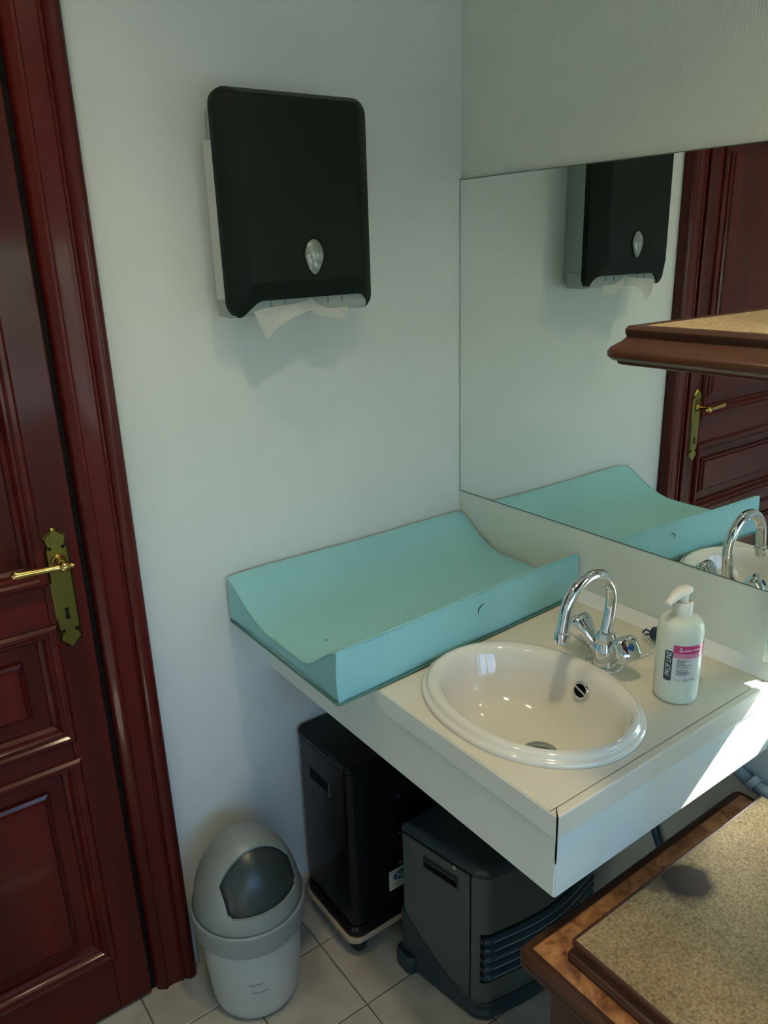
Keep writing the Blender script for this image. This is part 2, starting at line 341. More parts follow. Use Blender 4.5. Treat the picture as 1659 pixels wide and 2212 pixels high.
def panel(z0, z1, field):
    bm = boxm(PXL, PXR, .004, .018, z0, z1)
    p = obj('panel', bm, M_mahV, door)
    # bolection moulding round the opening
    prof = [(-.010, DY + .001), (-.009, DY - .006), (-.004, DY - .011), (.003, DY - .011), (.007, DY - .007), (.008, DY - .003), (.013, DY - .003), (.017, DY + .002), (.019, DY + .010), (.026, DY + .016), (.028, .006)]
    bm = bmesh.new()
    loft(bm, [[(PXL + o, y, z0 + o), (PXR - o, y, z0 + o), (PXR - o, y, z1 - o), (PXL + o, y, z1 - o)] for o, y in prof], False, False)
    obj('moulding', bm, M_mahH, p, smooth=30)
    # raised field
    f = field
    prof = [(f, .0045), (f + .003, -.004), (f + .010, -.007), (f + .013, -.012)]
    bm = bmesh.new()
    loft(bm, [[(PXL + o, y, z0 + o), (PXR - o, y, z0 + o), (PXR - o, y, z1 - o), (PXL + o, y, z1 - o)] for o, y in prof], False, True)
    obj('raised_field', bm, M_mahV, p, smooth=30)
panel(.165, .662, .055); panel(.720, .952, .055); panel(1.050, 1.90, .055)
# brass handle
HX, HZ = -.9945, 1.026
def plate_outline():
    w = .0205; h = .119
    pts = [(-w, 0), (-w, .060 + .020), (-w * .86, .084), (-w * .80, .090), (-w * .95, .096), (-w * .99, .102), (-w * .74, .107), (-w * .40, .112), (-w * .15, .1185)]
    right = pts + [(0, .119)] + [(-x, z) for x, z in pts[::-1]]
    return right
up = plate_outline(); outline = up + [(x, -z) for x, z in up[::-1] if abs(z) > 1e-6]
bm = bmesh.new()
loft(bm, [[(HX + x * s, y, HZ + z * (1 - (1 - s) * .18)) for x, z in outline] for s, y in ((1, DY), (1, DY - .002), (.84, DY - .0055))])
pl = obj('handle_plate', bm, M_brassplate, door, smooth=30); pl['label'] = 'long satin brass door plate with scalloped ends'
for sx in (-1, 1):
    for sz in (-.082, .082):
        bm = bmesh.new(); lathe_on(bm, [(.0032, 0), (.0032, .0012), (.001, .0014)], (HX + sx * .0115, DY - .0052, HZ + sz), (0, -1, 0), 14); obj('screw', bm, M_dark, pl)
bm = bmesh.new()                                            # keyhole
kp = [(math.sin(a) * .0042, math.cos(a) * .0042) for a in [R(150 - i * 30) for i in range(11)]]
ko = kp + [(-.0046, -.018), (.0046, -.018)]
loft(bm, [[(HX + x, y, .985 + z) for x, z in ko] for y in (DY - .004, DY - .0062)]); obj('keyhole', bm, M_dark, pl)
HB = Vector((HX, DY - .0055, 1.084))
bm = bmesh.new(); lathe_on(bm, [(.013, 0), (.0135, .003), (.011, .006), (.0085, .008), (.0075, .016), (.009, .028), (.0105, .036), (.0108, .041), (.009, .047), (.005, .0505), (.001, .0515)], HB, (0, -1, 0), 28, True, True)
lv = obj('lever', bm, M_brass, pl, smooth=50); lv['label'] = 'polished brass lever handle'
LC = HB + Vector((0, -.041, 0))
bm = bmesh.new()
lathe_on(bm, [(.0062, .0), (.0056, .012), (.0052, .016), (.0062, .045), (.0074, .075), (.0076, .082), (.0055, .087), (.001, .089)], LC, (-1, 0, .06), 24, True, True)
lathe_on(bm, [(.0062, 0), (.0058, .006), (.0036, .009), (.0048, .012), (.005, .015), (.003, .018), (.001, .019)], LC, (1, 0, -.05), 24, True, True)
obj('lever', bm, M_brass, pl, smooth=50)

# ================================================================== mirror and splashback on the right wall
MZ0, MZ1, MYE = 1.009, 1.741, -.832
mr = thing('wall_mirror', (0, MYE / 2, MZ0), 'large frameless wall mirror above the washbasin', 'mirror')
obj('glass', boxm(-.006, -.0005, MYE, -.0025, MZ0, MZ1), M_mirror, mr)
M_edge = mat('mirror_edge', (.10, .13, .11), .3)
bm = bmesh.new(); box(bm, -.0062, -.0003, -.0024, -.0008, MZ0, MZ1); obj('edge', bm, M_edge, mr)
bm = bmesh.new(); box(bm, -.0066, -.0004, MYE, -.001, MZ0 - .0018, MZ0 - .0001); obj('edge', bm, M_edge, mr)
bm = bmesh.new(); box(bm, -.0066, -.0004, MYE, -.001, MZ1 + .0001, MZ1 + .0016); obj('edge', bm, M_edge, mr)
M_splash = mat('grey_splashback_panel', (.60, .65, .58), .38)
sp = struct(obj('trim_4', boxm(-.005, -.0004, -.826, -.001, .852, MZ0 - .002), M_splash, recenter=False), 'smooth grey splashback strip between worktop and mirror')

# ================================================================== worktop with apron
D, L_, TZ, SZ, AZ = .583, .859, .850, .8115, .704
wt = thing('vanity_worktop', (-D / 2, -L_ / 2, AZ), 'cream laminate worktop with white apron holding the washbasin', 'worktop')
SC = Vector((-.397, -.6245, TZ)); SA, SB = .167, .205
def ell(a, b, n=72, c=SC, z=0, p=2.08):
    out = []
    for i in range(n):
        t = 2 * math.pi * i / n; ct, st = math.cos(t), math.sin(t)
        out.append((c.x + a * math.copysign(abs(ct) ** (2 / p), ct), c.y + b * math.copysign(abs(st) ** (2 / p), st), c.z + z))
    return out
slab = boxm(-D + .002, -.0055, -.842, -.001, SZ, TZ)
hole = bmesh.new(); loft(hole, [ell(SA - .02, SB - .02, z=-.1), ell(SA - .02, SB - .02, z=.1)])
bm = boolean(slab, hole); obj('slab', bm, M_top, wt)
obj('edge_strip', boxm(-D, -.0055, -L_, -.843, SZ, TZ + .0008), M_top, wt, bevel=.0025)
obj('edge_strip', boxm(-D - .0005, -D + .0018, -.8575, -.001, SZ, TZ - .0005), M_white, wt, bevel=.0006)
bm = bmesh.new(); tube(bm, [(-.568, -.8425, TZ + .0005), (-.576, -.850, TZ + .0006), (-D + .0002, -L_ + .0012, TZ), (-D - .0004, -L_ + .0006, TZ - .010), (-D - .0004, -L_ + .0006, SZ + .001)], [.0004, .0010, .0014, .0014, .0012], 8); obj('crack', bm, M_dark, wt)
obj('front_apron', boxm(-D + .004, -D + .022, -.853, -.001, AZ, SZ - .0005), M_white, wt, bevel=.001)
obj('side_apron', boxm(-D + .0055, -.006, -.8555, -.838, AZ, SZ - .0005), M_white, wt, bevel=.001)
bm = bmesh.new(); tube(bm, [(-D + .0045, -.8543, z) for z in (.810, .79, .775, .765)], [.0012, .0016, .0014, .0006], 8); obj('crack', bm, M_dark, wt)
bm = bmesh.new()                                            # white cove along the wall
prof = [(-.0052, .0005), (-.0052, .022), (-.008, .0195), (-.013, .010), (-.022, .003), (-.028, .0005)]
loft(bm, [[(x, y, TZ + z) for x, z in prof] for y in (-.858, -.407)]); obj('cove_strip', bm, mat('white_sealant', (.76, .77, .73), .25), wt, smooth=50)

# ================================================================== washbasin
wb = thing('washbasin', SC, 'white oval ceramic washbasin set into the worktop', 'sink')
IC = Vector((-.400, -.628, TZ))
def ring(t):  # outer rim to inner rim
    pass
loops = [ell(SA, SB, z=.0005), ell(SA + .001, SB + .001, z=.006), ell(SA - .002, SB - .002, z=.0095), ell(SA - .006, SB - .006, z=.010), ell(SA - .008, SB - .008, z=.0115), ell(SA - .009, SB - .009, z=.0155), ell(SA - .013, SB - .013, z=.0185), ell(SA - .022, SB - .020, z=.019)]
def inner(a, b, z, dx=0, dy=0, p=2.08): return ell(a, b, c=Vector((IC.x + dx, IC.y + dy, TZ)), z=z, p=p)
DC = Vector((-.388, -.647, TZ - .102))
loops += [inner(.138, .186, .0175), inner(.132, .180, .013), inner(.127, .175, .004), inner(.121, .168, -.018), inner(.112, .157, -.045), inner(.097, .138, -.070, dx=.002, dy=-.004, p=2), inner(.074, .104, -.088, dx=.005, dy=-.010, p=2), inner(.050, .066, -.0965, dx=.008, dy=-.016, p=2), ell(.034, .036, c=DC, z=.002, p=2), ell(.024, .024, c=DC, z=0, p=2)]
bm = bmesh.new(); loft(bm, loops, False, False)
back = [ell(.024, .024, c=DC, z=-.012, p=2), inner(.085, .115, -.100, dx=.005, dy=-.010), inner(.128, .174, -.045), inner(.135, .183, -.002)]
loft(bm, [loops[-1]] + back + [ell(SA - .012, SB - .012, z=.0002), loops[0]], False, False)
bmesh.ops.remove_doubles(bm, verts=bm.verts[:], dist=1e-5)
obj('bowl', bm, M_ceramic, wb, smooth=60)
bm = bmesh.new(); lathe(bm, [(.0225, -.008), (.0310, .0015), (.0315, .0035), (.0290, .0045), (.0235, .0030), (.0215, -.001), (.0205, -.008), (.0205, -.010)], 36, DC, False, False)
dr = obj('drain', bm, mat('satin_steel', (.55, .56, .53), .25, metal=1.0), wb, smooth=40)
bm = bmesh.new(); lathe(bm, [(.0204, -.0095), (.001, -.0095)], 24, DC, False, True); obj('drain_hole', bm, M_dark, dr)
OV = Vector((-.2835, -.645, TZ - .016)); on = Vector((-1, -.05, .30)).normalized()
bm = bmesh.new(); lathe_on(bm, [(.0165, -.004), (.0168, .002), (.0155, .0034), (.0125, .0034), (.0118, .001), (.0118, -.003)], OV, on, 32, False, False)
ovr = obj('overflow_ring', bm, M_chrome, wb, smooth=40)
bm = bmesh.new(); lathe_on(bm, [(.0119, -.002), (.001, -.002)], OV, on, 24, False, True); obj('overflow_hole', bm, M_dark, ovr)
Mo = Matrix.Translation(OV) @ frame(on)
bm = boxm(-.0125, .0125, -.0018, .0018, -.001, .003); bm.transform(Mo @ Matrix.Rotation(R(-20), 4, 'Z')); obj('overflow_bar', bm, M_chrome, ovr)

# ================================================================== mixer tap
TB = Vector((-.2045, -.631, TZ + .0008))
tp = thing('mixer_tap', TB, 'chrome swan-neck mixer tap with two cross handles behind the washbasin', 'tap')
bm = bmesh.new(); lathe(bm, [(.0238, 0), (.0242, .003), (.0240, .008), (.0232, .014), (.0225, .022), (.0220, .030), (.0210, .038), (.0175, .046), (.0160, .050), (.0160, .054), (.001, .054)], 40, TB, True, True)
# arms towards the handles, part of the cast body
for s in (-1, 1):
    ax = Vector((-.06, s * .76, .62)).normalized()
    lathe_on(bm, [(.0190, .004), (.0170, .014), (.0142, .026), (.0140, .033), (.0120, .034), (.0120, .040)], TB + Vector((0, 0, .016)), ax, 28)
obj('body', bm, M_chrome, tp, smooth=50)
bm = bmesh.new(); lathe(bm, [(.0145, .050), (.0185, .052), (.0185, .058), (.0150, .068), (.0122, .072), (.0105, .072)], 8, TB, True, True); obj('collar', bm, M_chrome, tp)
path = [TB + Vector(q) for q in [(0, 0, .066), (.004, 0, .085), (.009, 0, .110), (.011, 0, .132)]]
cxs, czs, rr = -.0520, .133, .0625
path += [TB + Vector((cxs + rr * math.cos(a), 0, czs + rr * 1.0 * math.sin(a))) for a in [R(8 + i * 8) for i in range(21)]]
path += [TB + Vector((cxs - rr - .003, 0, czs - .012)), TB + Vector((cxs - rr - .0055, 0, czs - .030))]
bm = bmesh.new(); tube(bm, path, .0110, 20); spo = obj('spout', bm, M_chrome, tp, smooth=60)
bm = bmesh.new(); lathe_on(bm, [(.0112, -.001), (.0136, .001), (.0138, .006), (.0134, .021), (.0124, .022), (.0105, .021)], path[-1] + Vector((.001, 0, .006)), Vector((-.12, 0, -1)), 28); obj('aerator', bm, M_chrome, spo, smooth=40)
for s, lab in ((1, 'chrome tap handle nearer the changing mat'), (-1, 'chrome tap handle with a blue dot')):
    ax = Vector((-.06 if s > 0 else -.30, s * .76, .62)).normalized(); b0 = TB + Vector((0, 0, .016)) + Vector((-.06, s * .76, .62)).normalized() * .034
    Mh = Matrix.Translation(b0) @ frame(ax); bm = bmesh.new(); n = 48; rows = []
    for r, z, k in ((.0135, 0, 0), (.0150, .003, .08), (.0205, .018, .15), (.0265, .040, .16), (.0265, .049, .14), (.0225, .0545, .08), (.0130, .0570, 0), (.001, .0575, 0)):
        rows.append([Mh @ Vector(((r * (1 - k * (.5 + .5 * math.cos(4 * a)))) * math.cos(a), (r * (1 - k * (.5 + .5 * math.cos(4 * a)))) * math.sin(a), z)) for a in [2 * math.pi * i / n for i in range(n)]])
    loft(bm, rows); h = obj('handle', bm, M_chrome, tp, smooth=60); h['label'] = lab
    bm = bmesh.new(); lathe_on(bm, [(.0068, .0565), (.0068, .0584), (.0055, .0590), (.001, .0592)], b0, ax, 24)
    obj('marker_dot', bm, mat('blue_dot', (.01, .06, .20), .3) if s < 0 else mat('red_dot', (.25, .01, .01), .3), h)

# plug on its bead chain
M_plug = mat('dark_blue_rubber', (.012, .035, .07), .42)
PC = Vector((-.052, -.640, TZ + .001))
pg = thing('basin_plug', PC, 'dark blue rubber basin plug lying on its ball chain behind the soap bottle', 'plug')
bm = bmesh.new(); lathe_on(bm, [(.017, 0), (.0185, .002), (.0185, .006), (.0145, .014), (.0125, .022), (.010, .025), (.001, .025)], PC + Vector((0, -.012, .0185)), Vector((-.35, 1, .02)), 28); obj('stopper', bm, M_plug, pg, smooth=50)
bm = bmesh.new(); tube(bm, [PC + Vector(q) for q in ((-.010, .010, .020), (-.016, .018, .026), (-.020, .022, .020), (-.018, .020, .014), (-.010, .010, .017))], .0022, 8); obj('ring', bm, M_plug, pg)
cpts = [TB + Vector((.0335 * math.cos(R(a)), .0335 * math.sin(R(a)), .003)) for a in range(60, 330, 10)]
cpts = [TB + Vector((-.012, .038, .0035))] + cpts
tail = bez([cpts[-1], TB + Vector((.055, -.025, .003)), TB + Vector((.095, -.030, .004)), TB + Vector((.122, -.018, .006)), PC + Vector((-.020, .020, .018))], 14)
allp = cpts + tail[1:]
bm = bmesh.new(); acc = 0; last = allp[0]; sp_ = .0056
def bead(p): 
    bmesh.ops.create_icosphere(bm, subdivisions=1, radius=.0023, matrix=Matrix.Translation(p))
bead(last)
for a, b in zip(allp, allp[1:]):
    seg = (b - a).length; d = sp_ - acc
    while d <= seg:
        bead(a + (b - a) * (d / seg)); d += sp_
    acc = seg - (d - sp_)
ch = obj('ball_chain', bm, M_chrome, pg, smooth=80)
bm = bmesh.new(); tube(bm, allp, .0006, 5); obj('chain_wire', bm, M_chrome, pg)

# ================================================================== soap bottle
BC = Vector((-.190, -.7715, TZ + .0006)); BR = .0368
bt = thing('soap_bottle', BC, 'translucent white pump bottle with pink and slate label on the worktop', 'bottle')
M_hdpe = mat('milky_plastic', (.66, .71, .61), .33, sss=.35, trans=.0)
bm = bmesh.new(); lathe(bm, [(.030, 0), (.0345, .0015), (BR - .0003, .006), (BR, .012), (BR + .0008, .06), (BR + .0010, .128), (BR, .136), (.0345, .143), (.030, .149), (.023, .153), (.0165, .1545), (.0145, .156), (.001, .156)], 56, BC); obj('body', bm, M_hdpe, bt, smooth=50)
M_pump = mat('white_pump_plastic', (.78, .77, .68), .30)
bm = bmesh.new(); lathe(bm, [(.0150, .1545), (.0158, .1555), (.0158, .177), (.0148, .179), (.0128, .1795), (.0125, .178), (.0085, .178)], 40, BC)
for i in range(0): pass
cap = obj('screw_cap', bm, M_pump, bt, smooth=40)
bm = bmesh.new(); lathe(bm, [(.0078, .177), (.0075, .196), (.0060, .197)], 28, BC); obj('stem', bm, M_pump, bt, smooth=40)
bm = bmesh.new()                                            # spout head: tapered wedge drooping to its tip
rows = []
dirv = Vector((-.90, .05, 0)).normalized(); sd = Vector((-dirv.y, dirv.x, 0))
for s, w, zt, zb in ((-.0125, .0075, .2035, .1965), (-.010, .0095, .2050, .1960), (0, .0108, .2065, .1950), (.012, .0100, .2055, .1940), (.024, .0082, .2015, .1905), (.034, .0066, .1955, .1865), (.041, .0055, .1900, .1840), (.0425, .0050, .1880, .1840)):
    c = BC + dirv * s
    rows.append([c + sd * x * w + Vector((0, 0, zb + (zt - zb) * z)) for x, z in ((-1, 0), (1, 0), (1, .55), (.75, .88), (.35, 1), (-.35, 1), (-.75, .88), (-1, .55))])
loft(bm, rows); obj('pump_head', bm, M_pump, bt, smooth=40)
A0 = R(211.7)
def cyl(eps, amid=0.0):
    return lambda u, v: (BC.x + (BR + .0009 + eps) * math.cos(A0 + amid + u / BR), BC.y + (BR + .0009 + eps) * math.sin(A0 + amid + u / BR), BC.z + v)
def patch(u0, u1, v0, v1, eps, m, name, parent, nu=18, r=0.0):
    f = cyl(eps); bm = bmesh.new()
    pts = rrect(u0, u1, v0, v1, r, 4) if r else None
    if pts:
        c = bm.verts.new(f((u0 + u1) / 2, (v0 + v1) / 2)); us = [u0 + (u1 - u0) * i / nu for i in range(nu + 1)]
        # columns clipped to the rounded outline
        bm.free(); bm = bmesh.new()
        def lim(u):
            dx = min(u - u0, u1 - u)
            if dx >= r: return v0, v1
            k = r - math.sqrt(max(0, r * r - (r - dx) ** 2)); return v0 + k, v1 - k
        ex = sorted(set(us + [u0 + r * t for t in (.1, .3, .6, 1)] + [u1 - r * t for t in (.1, .3, .6, 1)]))
        prev = None
        for u in ex:
            a, b = lim(u); cur = (bm.verts.new(f(u, a)), bm.verts.new(f(u, b)))
            if prev: bm.faces.new((prev[0], cur[0], cur[1], prev[1]))
            prev = cur
    else:
        grid(bm, nu, 1, lambda i, j: f(u0 + (u1 - u0) * i, v0 + (v1 - v0) * j))
    return obj(name, bm, m, parent, smooth=60, recalc=True)
lab_m = mat('label_white', (.62, .63, .60), .25); pink = mat('label_pink', (.42, .05, .16), .25); pink2 = mat('label_light_pink', (.50, .20, .29), .25); slate = mat('label_slate', (.018, .045, .065), .3); ink = mat('label_ink', (.09, .11, .11), .4); lwhite = mat('label_lettering', (.78, .80, .80), .35)
u = lambda d: R(d) * BR
lb = patch(u(-12), u(95), .046, .113, .0003, lab_m, 'label', bt, 24); lb['label'] = 'pink, white and slate paper label'
patch(u(-34), u(-11.5), .044, .1035, .0003, lwhite, 'label_border', lb, 6, r=.003)
patch(u(-12), u(95), .0990, .1135, .0006, pink, 'pink_band', lb, 24, r=.002)
patch(u(-12), u(95), .0905, .0990, .0006, pink2, 'pale_pink_band', lb, 24)
patch(u(-32.5), u(-12), .0455, .1015, .0006, slate, 'slate_strip', lb, 6, r=.003)
f = cyl(.0010)
bm = text_bm('PROF LINE', .0122, lambda a, b: f(u(-15.5) - b, .0535 + a * .80), shear=.25); obj('lettering', bm, lwhite, lb)
faint = mat('label_faint_lettering', (.62, .32, .42), .35)
patch(u(14), u(33), .1040, .1068, .0009, faint, 'faint_word', lb, 8); patch(u(37), u(66), .1045, .1073, .0009, faint, 'faint_word', lb, 8)
bm = bmesh.new()                                            # small hand-and-drop sign
def disc(bm, cu, cv, ru, rv, n=14): bm.faces.new([bm.verts.new(f(cu + ru * math.cos(2 * math.pi * i / n), cv + rv * math.sin(2 * math.pi * i / n))) for i in range(n)])
disc(bm, u(6), .1085, .0012, .0014); bm.faces.new([bm.verts.new(f(u(6) + a, .1042 + b)) for a, b in ((-.0045, .0008), (-.003, .0004), (0, -.0012), (.003, -.0004), (.005, .0004), (.003, .0006), (0, .0012), (-.002, .0004))])
obj('hand_sign', bm, lwhite, lb)
for k, (w, z) in enumerate(((32, .0868), (21, .0840), (21, .0808), (35, .0780), (27, .0750), (38, .0718), (30, .0684), (30, .0655), (36, .0626), (26, .0600))):
    h = .0006 if k != 5 else .0003
    patch(u(-2), u(-2 + w), z - h, z + h, .0008, ink, 'text_line', lb, 8)
patch(u(-4), u(9), .0488, .0500, .0008, mat('label_grey_ink', (.36, .38, .36), .4), 'text_line', lb, 6)
patch(u(18), u(28), .0482, .0525, .0008, MATS['label_grey_ink'], 'print_block', lb, 6)
patch(u(34), u(46), .0490, .0530, .0008, MATS['label_grey_ink'], 'print_block', lb, 6)

# ================================================================== changing mat
M_mat = mat('mint_green_vinyl', (.255, .54, .57), .42, bump=((16, 16, 16), .05, .006), noise=((.24, .51, .545), (6, 6, 6), .35, .7))
MX0, MX1, MY0, MY1, MZB = -.668, -.010, -.436, -.012, TZ + .001
cm = thing('changing_mat', ((MX0 + MX1) / 2, (MY0 + MY1) / 2, MZB), 'mint green vinyl changing mat with raised sides against the dispenser wall', 'changing mat')
def sstep(a, b, t):
    t = max(0, min(1, (t - a) / (b - a))); return t * t * (3 - 2 * t)
def mtop(a, b):
    """a along x 0..1, b along y from the wall 0..1"""
    zb = .092 * (1 - sstep(-.10, .40, b)) * 1.0
    zf = .104 * sstep(.70, 1.04, b)
    z = .036 + max(zb * .72, 0) + zf * .70 + .010 * math.exp(-((b - .02) / .1) ** 2)
    z += -.004 * math.sin(math.pi * a) * (1 - abs(2 * b - 1))
    z += .0022 * math.sin(9 * a + 3 * b) * math.sin(7 * b + 1) * .6
    z += .004 * math.exp(-((a - .05) / .04) ** 2) * 0
    return z
bm = bmesh.new(); NU, NV = 60, 40
def mfn(a, b):
    x = MX0 + (MX1 - MX0) * a; y = MY1 + (MY0 + .038 * a - MY1) * b
    k = 1.0
    z = mtop(a, b); e = min(a, 1 - a) * (MX1 - MX0); z -= .004 * math.exp(-e / .008)
    x += .004 * math.sin(math.pi * b) * (1 if a < .5 else -1) * (1 - sstep(0, .1, min(a, 1 - a)))
    return (x, y, MZB + z)
V = grid(bm, NU, NV, mfn)
loopv = [V[i][0] for i in range(NU)] + [V[NU][j] for j in range(NV)] + [V[i][NV] for i in range(NU, 0, -1)] + [V[0][j] for j in range(NV, 0, -1)]
prev = loopv; n = len(loopv); cc = Vector(((MX0 + MX1) / 2, (MY0 + MY1) / 2, 0))
for lev, bul in ((.75, .0018), (.5, .003), (.25, .002), (.06, -.001), (0, -.003)):
    cur = []
    for vi, v in enumerate(loopv):
        dd = Vector((0, 1, 0)) if vi < NU else Vector((1, 0, 0)) if vi < NU + NV else Vector((0, -1, 0)) if vi < 2 * NU + NV else Vector((-1, 0, 0))
        cur.append(bm.verts.new((v.co.x + dd.x * bul, v.co.y + dd.y * bul, MZB + .0005 + (v.co.z - MZB) * lev)))
    for i in range(n): bm.faces.new((prev[i], prev[(i + 1) % n], cur[(i + 1) % n], cur[i]))
    prev = cur
bm.faces.new(prev[::-1])
obj('pad', bm, M_mat, cm, smooth=50)
M_pipe = mat('dark_green_piping', (.055, .16, .135), .5)
bm = bmesh.new(); rl = rrect(MX0 - .001, MX1 + .001, MY0 - .002, MY1 + .002, .006, 4); tube(bm, [(x, y + (.038 * (x - MX0) / (MX1 - MX0) if y < -.2 else 0), MZB + .0032) for x, y in rl], .0026, 8, closed=True); obj('base_piping', bm, M_pipe, cm, smooth=60)
M_seam = mat('mint_seam', (.24, .50, .45), .45)
for yy, aa in ((MY0, 1.0),):
    bm = bmesh.new(); tube(bm, [Vector(mfn(i / 40, aa)) + Vector((0, -.0003, .0006)) for i in range(1, 40)], .0016, 6); obj('edge_seam', bm, M_seam, cm, smooth=60)
bm = bmesh.new(); tube(bm, [Vector(mfn(0, j / 40)) + Vector((-.0003, 0, .0006)) for j in range(0, 41)], .0016, 6); obj('edge_seam', bm, M_seam, cm, smooth=60)
bm = bmesh.new(); tube(bm, [(-.327, -.4192, MZB + .066), (-.326, -.4195, MZB + .074), (-.318, -.4190, MZB + .080), (-.309, -.4184, MZB + .081)], [.0004, .0008, .0008, .0003], 6); obj('tear', bm, M_dark, cm)
bm = bmesh.new(); bmesh.ops.create_icosphere(bm, subdivisions=2, radius=.0022, matrix=Matrix.Translation(Vector(mfn(.12, .62)))); obj('spot', bm, mat('dark_green_spot', (.06, .14, .12), .5), cm)

# ================================================================== towel dispenser
DX0, DX1, DZ0, DZ1 = -.648, -.333, 1.489, 1.868
dp = thing('towel_dispenser', ((DX0 + DX1) / 2, 0, DZ0), 'black and frosted plastic paper towel dispenser on the wall', 'dispenser')
M_frost = mat('frosted_grey_plastic', (.42, .47, .45), .28, trans=.25, ior=1.2)
def rl3(x0, x1, z0, z1, r, y, n=6): return [(x, y, z) for x, z in rrect(x0, x1, z0, z1, r, n)]
bm = bmesh.new()
loft(bm, [rl3(DX0 + .032, DX1 - .032, DZ0 + .004, DZ1 - .012, .022, -.0006), rl3(DX0 + .020, DX1 - .020, DZ0, DZ1 - .006, .024, -.05), rl3(DX0 + .004, DX1 - .004, DZ0 - .001, DZ1 - .003, .026, -.090), rl3(DX0 + .004, DX1 - .004, DZ0, DZ1 - .006, .024, -.098)])
obj('back_shell', bm, M_frost, dp, smooth=40)
bm = bmesh.new()                                            # black cover, bevelled front, cut away at the bottom
rr4 = (.028, .028, .03, .03)
loft(bm, [rl3(DX0, DX1, DZ0 - .003, DZ1, rr4, -.086), rl3(DX0, DX1, DZ0 - .003, DZ1 + .001, rr4, -.096), rl3(DX0 + .001, DX1 - .001, DZ0 - .002, DZ1, rr4, -.102), rl3(DX0 + .038, DX1 - .038, DZ0 + .058, DZ1 - .012, .004, -.133), rl3(DX0 + .043, DX1 - .043, DZ0 + .062, DZ1 - .016, .004, -.1345)])
cut = bmesh.new()
x0, x1 = DX0 + .020, DX1 - .020
outl = [(x0 - .0, 1.40), (x1 + .004, 1.40), (x1 + .006, 1.492), (x1 + .003, 1.506), (x1 - .006, 1.515), (x1 - .02, 1.518), (x0 + .040, 1.5165), (x0 + .030, 1.513), (x0 + .020, 1.504), (x0 + .010, 1.494), (x0 - .0, 1.487)]
loft(cut, [[(x, y, z) for x, z in outl] for y in (-.0, -.20)])
bm = boolean(bm, cut)
# side cut so that the frosted shell shows along both edges towards the top
obj('cover', bm, M_black, dp, smooth=28)
bm = bmesh.new()                                            # frosted chute under the cover
prof = [(-.030, 1.4885), (-.080, 1.4870), (-.094, 1.489), (-.101, 1.494), (-.1035, 1.502), (-.1045, 1.519), (-.100, 1.526), (-.03, 1.526)]
loft(bm, [[(x, y, z) for y, z in prof] for x in (DX0 + .012, DX0 + .03, DX1 - .03, DX1 - .010)]); obj('chute', bm, M_frost, dp, smooth=50)
M_inner = mat('grey_chute_rib', (.23, .27, .26), .4)
for xx in (-.565, -.536, -.440, -.408): obj('chute_rib', boxm(xx, xx + .003, -.1055, -.1035, 1.504, 1.517), M_inner, dp)
obj('side_strip', boxm(DX0 + .010, DX0 + .030, -.080, -.030, 1.52, 1.79), mat('pale_towel_stack', (.50, .53, .50), .8), dp)
# teardrop level window
bm = bmesh.new(); TX, TZZ = -.4835, 1.590
def tear(s, y):
    out = []
    for i in range(32):
        a = 2 * math.pi * i / 32; ca, sa = math.cos(a), math.sin(a)
        w = .0205 * (1 + .30 * sa) if sa < 0 else .0205 * (1 - .02 * sa)
        out.append((TX + ca * w * s, y, TZZ + (sa * (.030 if sa > 0 else .034)) * s + .002))
    return out
loft(bm, [tear(1.12, -.1325), tear(1.12, -.1362), tear(1.02, -.1372), tear(.98, -.136)], False, False); tr = obj('window_rim', bm, M_black, dp, smooth=50)
bm = bmesh.new(); loft(bm, [tear(1.0, -.1355), tear(.93, -.1385), tear(.75, -.1405), tear(.4, -.1418), tear(.05, -.142)]); obj('level_window', bm, mat('clear_grey_lens', (.22, .25, .24), .12, coat=1.0, noise=((.12, .14, .14), (60, 10, 60), .35, .7)), dp, smooth=60)
# paper
M_paper = mat('white_towel_paper', (.74, .75, .72), .85, bump=((150, 150, 150), .1, .001))
pp = thing('paper_towel', (-.50, -.09, 1.45), 'white folded paper towel hanging from the dispenser slot', 'paper towel')
bm = bmesh.new()
fl1 = [(-.603, 1.498), (-.583, 1.502), (-.56, 1.504), (-.535, 1.506), (-.51, 1.508), (-.485, 1.513)]
bl1 = [(-.592, 1.468), (-.578, 1.448), (-.556, 1.466), (-.535, 1.478), (-.512, 1.486), (-.487, 1.490)]
def flap(a, b, y0, bow, name):
    bm = bmesh.new(); n = len(a)
    A = bez([Vector((x, 0, z)) for x, z in a], 4); Bq = bez([Vector((x, 0, z)) for x, z in b], 4); m = len(A)
    grid(bm, m - 1, 5, lambda i, j: (A[round(i * (m - 1))].x * (1 - j) + Bq[round(i * (m - 1))].x * j, y0 - bow * math.sin(j * 1.5) + .004 * math.sin(i * 7) * j, A[round(i * (m - 1))].z * (1 - j) + Bq[round(i * (m - 1))].z * j))
    bmesh.ops.solidify(bm, geom=bm.faces[:], thickness=.0006)
    return obj(name, bm, M_paper, pp, smooth=50)
flap(fl1, bl1, -.1065, .004, 'flap')
flap([(-.500, 1.509), (-.478, 1.514), (-.463, 1.502), (-.435, 1.494), (-.405, 1.494), (-.393, 1.494)], [(-.500, 1.492), (-.478, 1.490), (-.463, 1.482), (-.440, 1.476), (-.412, 1.471), (-.396, 1.470)], -.1055, .002, 'flap')

